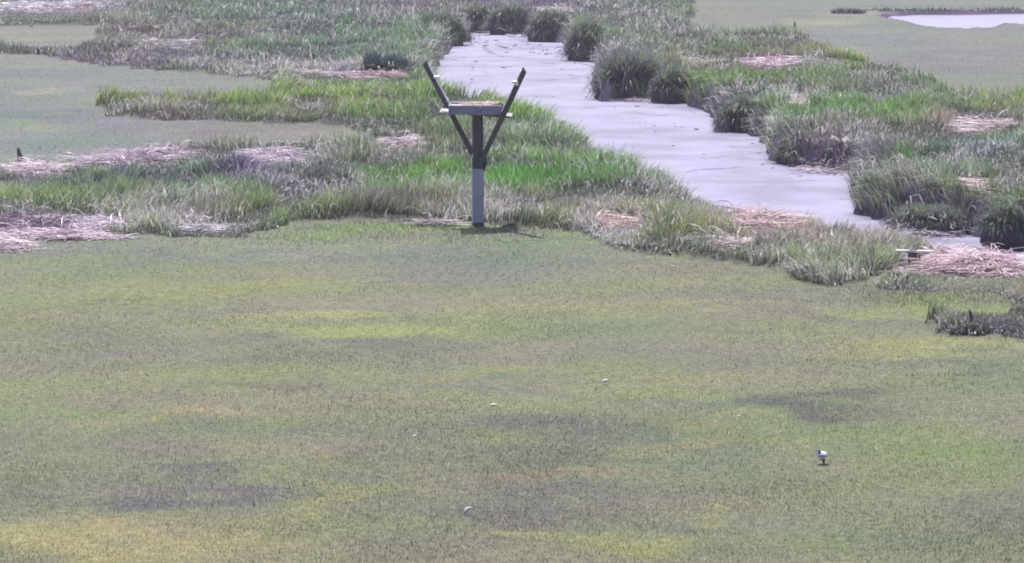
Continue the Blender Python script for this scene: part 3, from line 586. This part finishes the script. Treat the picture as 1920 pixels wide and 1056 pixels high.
# ---------------------------------------------------------------- stakes
def stake(px, py, hpx, wpx, label, lean=0, mat=M_wood, point=True):
    p = P(px, py, 0); p.z = float(height(np.array([p.x]), np.array([p.y]))[0]) - .03; sc = ppm(py); h = hpx / sc; r = wpx / sc / 2
    bm = bmesh.new(); rings = []; n = 7
    for k, (t, rr) in enumerate(((0, 1.15), (.25, 1.05), (.5, .9), (.75, .68), (.93, .4), (1, .12 if point else .5))):
        rings.append([bm.verts.new((r * rr * math.cos(6.283 * i / n) * random.uniform(.85, 1.15) + lean * t * t * h, r * rr * math.sin(6.283 * i / n), h * t)) for i in range(n)])
    for a_, b_ in zip(rings, rings[1:]):
        for i in range(n): bm.faces.new((a_[i], a_[(i + 1) % n], b_[(i + 1) % n], b_[i]))
    bm.faces.new(rings[-1]); o = bm_obj('stake', bm, mat, loc=p); tag(o, label, 'stake')
stake(38, 304, 34, 12, 'pointed dark stake leaning out of pink straw near the left edge', -.12)
stake(71, 104, 14, 7, 'small dark stub at the edge of the upper left grass')
stake(1490, 56, 18, 6, 'thin dark stake in the grass right of the creek, near the far meadow')
stake(1823, 624, 34, 8, 'dark splintered stub rising from the small clump in the near meadow', -.2)
stake(363, 174, 11, 2.6, 'tiny white marker stick on the far left meadow', 0, M_white)

# ---------------------------------------------------------------- driftwood, clods and runnels on the mud
M_rill = noisy('wet_dark_mud', tuple(lin((128, 114, 150)) * .55), tuple(lin((160, 146, 180)) * .6), 6, .4, .3)
def strip(name, pts, wd, mat, dz=.006):
    W = [P(a, b, -.69) for a, b in pts]; out = []
    for i in range(len(W) - 1):
        for k in range(6): out.append(W[i].lerp(W[i + 1], k / 6))
    out.append(W[-1]); bm = bmesh.new(); pr = None
    for i, c in enumerate(out):
        d = (out[min(i + 1, len(out) - 1)] - out[max(i - 1, 0)]).normalized(); s = Vector((-d.y, d.x, 0)); ww = wd / 2 * (.25 + .9 * random.random()) * math.sin(math.pi * (i + .6) / (len(out) + .2)) ** .4
        q = [c + s * ww, c - s * ww]
        vs = []
        for v in q:
            v.z = float(mudz(np.array([v.x]), np.array([v.y]))[0]) + dz; vs.append(bm.verts.new(v))
        if pr: bm.faces.new((pr[0], pr[1], vs[1], vs[0]))
        pr = vs
    bmesh.ops.recalc_face_normals(bm, faces=bm.faces); o = bm_obj(name, bm, mat); tag(o, kind='structure')
for pts, wd in (([(880, 73), (905, 84), (918, 98), (945, 106), (975, 109), (1015, 112)], .22), ([(1085, 118), (1112, 124), (1128, 132), (1134, 138), (1120, 145)], .25), ([(985, 153), (1040, 149), (1090, 146), (1135, 141)], .12),
    ([(1285, 322), (1340, 316), (1400, 313)], .07), ([(1160, 279), (1185, 290), (1215, 298)], .08), ([(800, 93), (840, 90), (875, 92)], .2), ([(1180, 222), (1260, 214), (1345, 216)], .06), ([(960, 120), (1030, 118), (1070, 121)], .1), ([(1380, 262), (1440, 259)], .07), ([(1080, 203), (1180, 196)], .07), ([(1310, 296), (1445, 283)], .05), ([(1420, 342), (1560, 336)], .05), ([(1570, 372), (1600, 376), (1618, 372)], .06)):
    strip('mud_runnel', pts, wd, M_rill)
M_clod = noisy('dark_mud_clod', tuple(lin((96, 84, 118)) * .6), tuple(lin((140, 126, 158)) * .6), 20, .6, .6)
def lump_mesh(seed):
    bm = bmesh.new(); bmesh.ops.create_icosphere(bm, subdivisions=2, radius=1)
    for v in bm.verts:
        k = 1 + .45 * (float(vn(v.co.x * 1.7 + seed * 9, v.co.y * 1.7 + v.co.z * 1.3, seed)) - .5) * 2
        v.co = Vector((v.co.x * k, v.co.y * k * .9, max(v.co.z * k * .6, -.2)))
    me = bpy.data.meshes.new('mud_clod'); bm.to_mesh(me); bm.free(); me.materials.append(M_clod); return me
clm = [lump_mesh(i) for i in range(4)]
CLODS = [(852, 112, 6), (815, 108, 4), (828, 107, 4), (870, 107, 3), (892, 116, 4), (823, 128, 3), (885, 131, 3), (909, 131, 3), (913, 138, 3), (885, 149, 5), (887, 126, 3), (944, 127, 6), (957, 124, 3), (1044, 106, 5), (1054, 130, 3), (1069, 143, 3), (1012, 101, 3), (1033, 101, 3), (1050, 97, 3), (1025, 100, 3),
  (937, 87, 6), (945, 89, 5), (966, 86, 7), (990, 83, 5), (1012, 84, 5), (910, 86, 8), (918, 96, 4), (1005, 182, 3), (1037, 180, 3), (1100, 181, 3), (1103, 147, 6), (1113, 148, 4), (1195, 199, 5), (1240, 202, 4), (1300, 210, 3), (1306, 242, 6), (1410, 268, 4), (1262, 272, 4), (1263, 230, 3), (1204, 294, 5), (1440, 270, 3), (1320, 290, 3), (1500, 330, 4),
  (930, 76, 4), (1055, 88, 5), (1070, 95, 4), (880, 78, 4), (1120, 116, 5), (1078, 118, 4), (978, 77, 4), (898, 68, 4), (1430, 308, 5), (1448, 315, 4), (1345, 236, 4)]
for k in range(46):
    a = random.uniform(0, 1); CLODS.append((882 + a * 200 + random.gauss(0, 12), 80 + a * 22 + random.gauss(0, 5), random.choice((2, 2.5, 3, 4))))
for k in range(30):
    a = random.uniform(0, 1); CLODS.append((1150 + a * 480, 200 + a * 130 + abs(random.gauss(0, 8)) + 4 * math.sin(a * 9), random.choice((2, 2.5, 3))))
CLODS = [c for c in CLODS if float(sdist(WC, *at(c[0], c[1], -.7))) > .15]
lab = {0: 'small dark mud clod on the pale mud of the upper creek', 1: 'larger dark mud clod on the pale creek mud near the grass clumps', 2: 'small dark mud clod on the smooth lower creek mud'}
for i, (a, b, r) in enumerate(CLODS):
    o = bpy.data.objects.new('mud_clod', clm[i % 4]); COL.objects.link(o); p = P(a, b, -.69); p.z = float(mudz(np.array([p.x]), np.array([p.y]))[0]); o.location = p
    s = r / ppm(b) / 1.0; o.scale = (s * 1.2, s, s * .62); o.rotation_euler = (0, 0, random.uniform(0, 6.28))
    tag(o, lab[1 if r >= 6 else (2 if b > 170 else 0)], 'mud clod', 'dark mud clods on the creek bed')

M_shell = noisy('weathered_shell', (.48, .47, .47), (.66, .65, .64), 40, .6, .3)
# ---------------------------------------------------------------- white scraps in the meadow
def scrap(px, py, L_, wd, rot, curve, label, cat='shell', lift=.05):
    p = P(px, py, 0); p.z = float(height(np.array([p.x]), np.array([p.y]))[0]) + lift; sc = ppm(py); L_ = L_ / sc; wd = wd / sc
    bm = bmesh.new(); n = 12; rows_ = []
    for i in range(n + 1):
        t = i / n * 2 - 1; a = t * curve; c = Vector((math.sin(a) * L_ / (2 * math.sin(curve)) , 0, (math.cos(a) - 1) * L_ / (2 * math.sin(curve)))); nr = Vector((math.sin(a), 0, math.cos(a))); ww = wd / 2 * max(math.cos(t * 1.45), .08)
        rows_.append([bm.verts.new(c + nr * ww * k + Vector((0, j, 0))) for k, j in ((1, .0), (.2, -ww * .9), (-1, 0), (.2, ww * .9))])
    for a_, b_ in zip(rows_, rows_[1:]):
        for k in range(4): bm.faces.new((a_[k], a_[(k + 1) % 4], b_[(k + 1) % 4], b_[k]))
    bm.faces.new(rows_[0]); bm.faces.new(rows_[-1][::-1]); bmesh.ops.recalc_face_normals(bm, faces=bm.faces)
    o = bm_obj('shell', bm, M_shell, loc=p, smooth=True); o.rotation_euler = (R(-15), rot, 0); tag(o, label, cat)
scrap(875, 977, 20, 7, R(-48), .8, 'bright white crescent shell in the grass at the bottom, left of centre')
scrap(926, 768, 17, 6, R(4), .7, 'flat white arched shell in the middle of the near meadow')
scrap(1134, 717, 14, 6, R(-18), .4, 'white shell sliver in the near meadow, higher and right of centre')
scrap(777, 832, 9, 4, R(10), .5, 'small grey white shell scrap left of centre in the near meadow')
scrap(1385, 789, 9, 3, R(0), .4, 'dull whitish shell scrap on the tan patch above the bird')
scrap(1260, 511, 6, 4, R(0), .4, 'tiny white scrap near the upper edge of the near meadow')
scrap(866, 941, 10, 3, R(30), .4, 'thin pale scrap just above the white crescent shell')

# ---------------------------------------------------------------- the bird
def bird(px, py):
    p = P(px, py, 0); p.z = float(height(np.array([p.x]), np.array([p.y]))[0]) - .005
    root = empty('bird', p); root.scale = (1.15,) * 3; tag(root, 'plump black and white bird standing in the near meadow at right', 'bird')
    J = [((0, 0, .088), .047), ((-.022, -.004, .092), .046), ((-.036, -.008, .118), .031), ((-.038, -.010, .134), .023), ((-.060, -.012, .132), .007), ((-.070, -.012, .130), .003),
         ((.022, .003, .092), .040), ((.046, .006, .092), .022), ((.060, .008, .090), .009),
         ((.010, -.013, .045), .013), ((.012, -.013, .026), .0055), ((.012, -.014, 0), .0045), ((-.004, -.016, -.004), .003),
         ((.020, .013, .045), .013), ((.024, .013, .026), .0055), ((.023, .013, 0), .0045), ((.008, .013, -.004), .003)]
    E = [(0, 1), (1, 2), (2, 3), (3, 4), (4, 5), (0, 6), (6, 7), (7, 8), (0, 9), (9, 10), (10, 11), (11, 12), (0, 13), (13, 14), (14, 15), (15, 16)]
    me = bpy.data.meshes.new('bird_body'); me.from_pydata([j[0] for j in J], E, []); o = bpy.data.objects.new('tmp', me); COL.objects.link(o)
    o.modifiers.new('s', 'SKIN'); sv = me.skin_vertices[0].data
    for k, j in enumerate(J): sv[k].radius = (j[1], j[1])
    sv[0].use_root = True; md = o.modifiers.new('u', 'SUBSURF'); md.levels = 2; md.render_levels = 2
    dg = bpy.context.evaluated_depsgraph_get(); m2 = bpy.data.meshes.new_from_object(o.evaluated_get(dg)); bpy.data.objects.remove(o)
    n_ = len(m2.vertices); c = np.empty(n_ * 3); m2.vertices.foreach_get('co', c); c = c.reshape(-1, 3); col = np.tile([.80, .77, .84], (n_, 1))
    blk = ((c[:, 2] > .136) & (c[:, 0] < -.02)) | ((c[:, 0] > -.040) & (c[:, 0] < -.012) & (c[:, 2] > .112)) | (c[:, 0] < -.056) | (c[:, 0] > .050) | (c[:, 2] < .038)
    col[blk] = (.02, .018, .03); gy_ = (~blk) & (c[:, 2] < .072) & (c[:, 0] > -.02); col[gy_] = (.34, .30, .42)
    a = m2.color_attributes.new('col', 'FLOAT_COLOR', 'POINT'); c4 = np.ones((n_, 4), np.float32); c4[:, :3] = col; a.data.foreach_set('color', c4.ravel())
    m, n, b = mat_new('bird_plumage'); at_ = n.nodes.new('ShaderNodeAttribute'); at_.attribute_name = 'col'; n.links.new(at_.outputs[0], b.inputs['Base Color']); b.inputs['Roughness'].default_value = .6
    m2.materials.clear(); m2.materials.append(m); m2.polygons.foreach_set('use_smooth', [True] * len(m2.polygons)); bo = bpy.data.objects.new('body', m2); COL.objects.link(bo); bo.parent = root
    M_w = noisy('grey_wing', (.25, .22, .34), (.36, .32, .44), 30, .6, .2)
    for s in (-1, 1):
        bm = bmesh.new(); bmesh.ops.create_uvsphere(bm, u_segments=16, v_segments=8, radius=1)
        for v in bm.verts:
            t = (v.co.x + 1) / 2; v.co = Vector((.012 + v.co.x * .052, s * .040 + v.co.y * .010, .088 + v.co.z * .020 * (1.15 - t) + t * .006))
        bm_obj('wing', bm, M_w, root, smooth=True)
    for s in (-1, 1):
        bm = bmesh.new(); bmesh.ops.create_icosphere(bm, subdivisions=1, radius=.0035)
        bm_obj('eye', bm, M_black, root, loc=(-.048, -.010 + s * .019, .138), smooth=True)
bird(1541, 869)

# ---------------------------------------------------------------- summer haze over the marsh
m = bpy.data.materials.new('haze'); m.use_nodes = True; n = m.node_tree; n.nodes.remove(n.nodes['Principled BSDF'])
pv = n.nodes.new('ShaderNodeVolumePrincipled'); pv.inputs['Color'].default_value = (.84, .83, .95, 1); pv.inputs['Density'].default_value = .0005; pv.inputs['Anisotropy'].default_value = .3
n.links.new(pv.outputs[0], n.nodes['Material Output'].inputs['Volume'])
bm = bmesh.new(); bmesh.ops.create_cube(bm, size=1)
for v in bm.verts: v.co = Vector((v.co.x * 44000, v.co.y * 20000 , v.co.z * 12 + 4.2))
hz = bm_obj('haze', bm, m); tag(hz, kind='stuff')
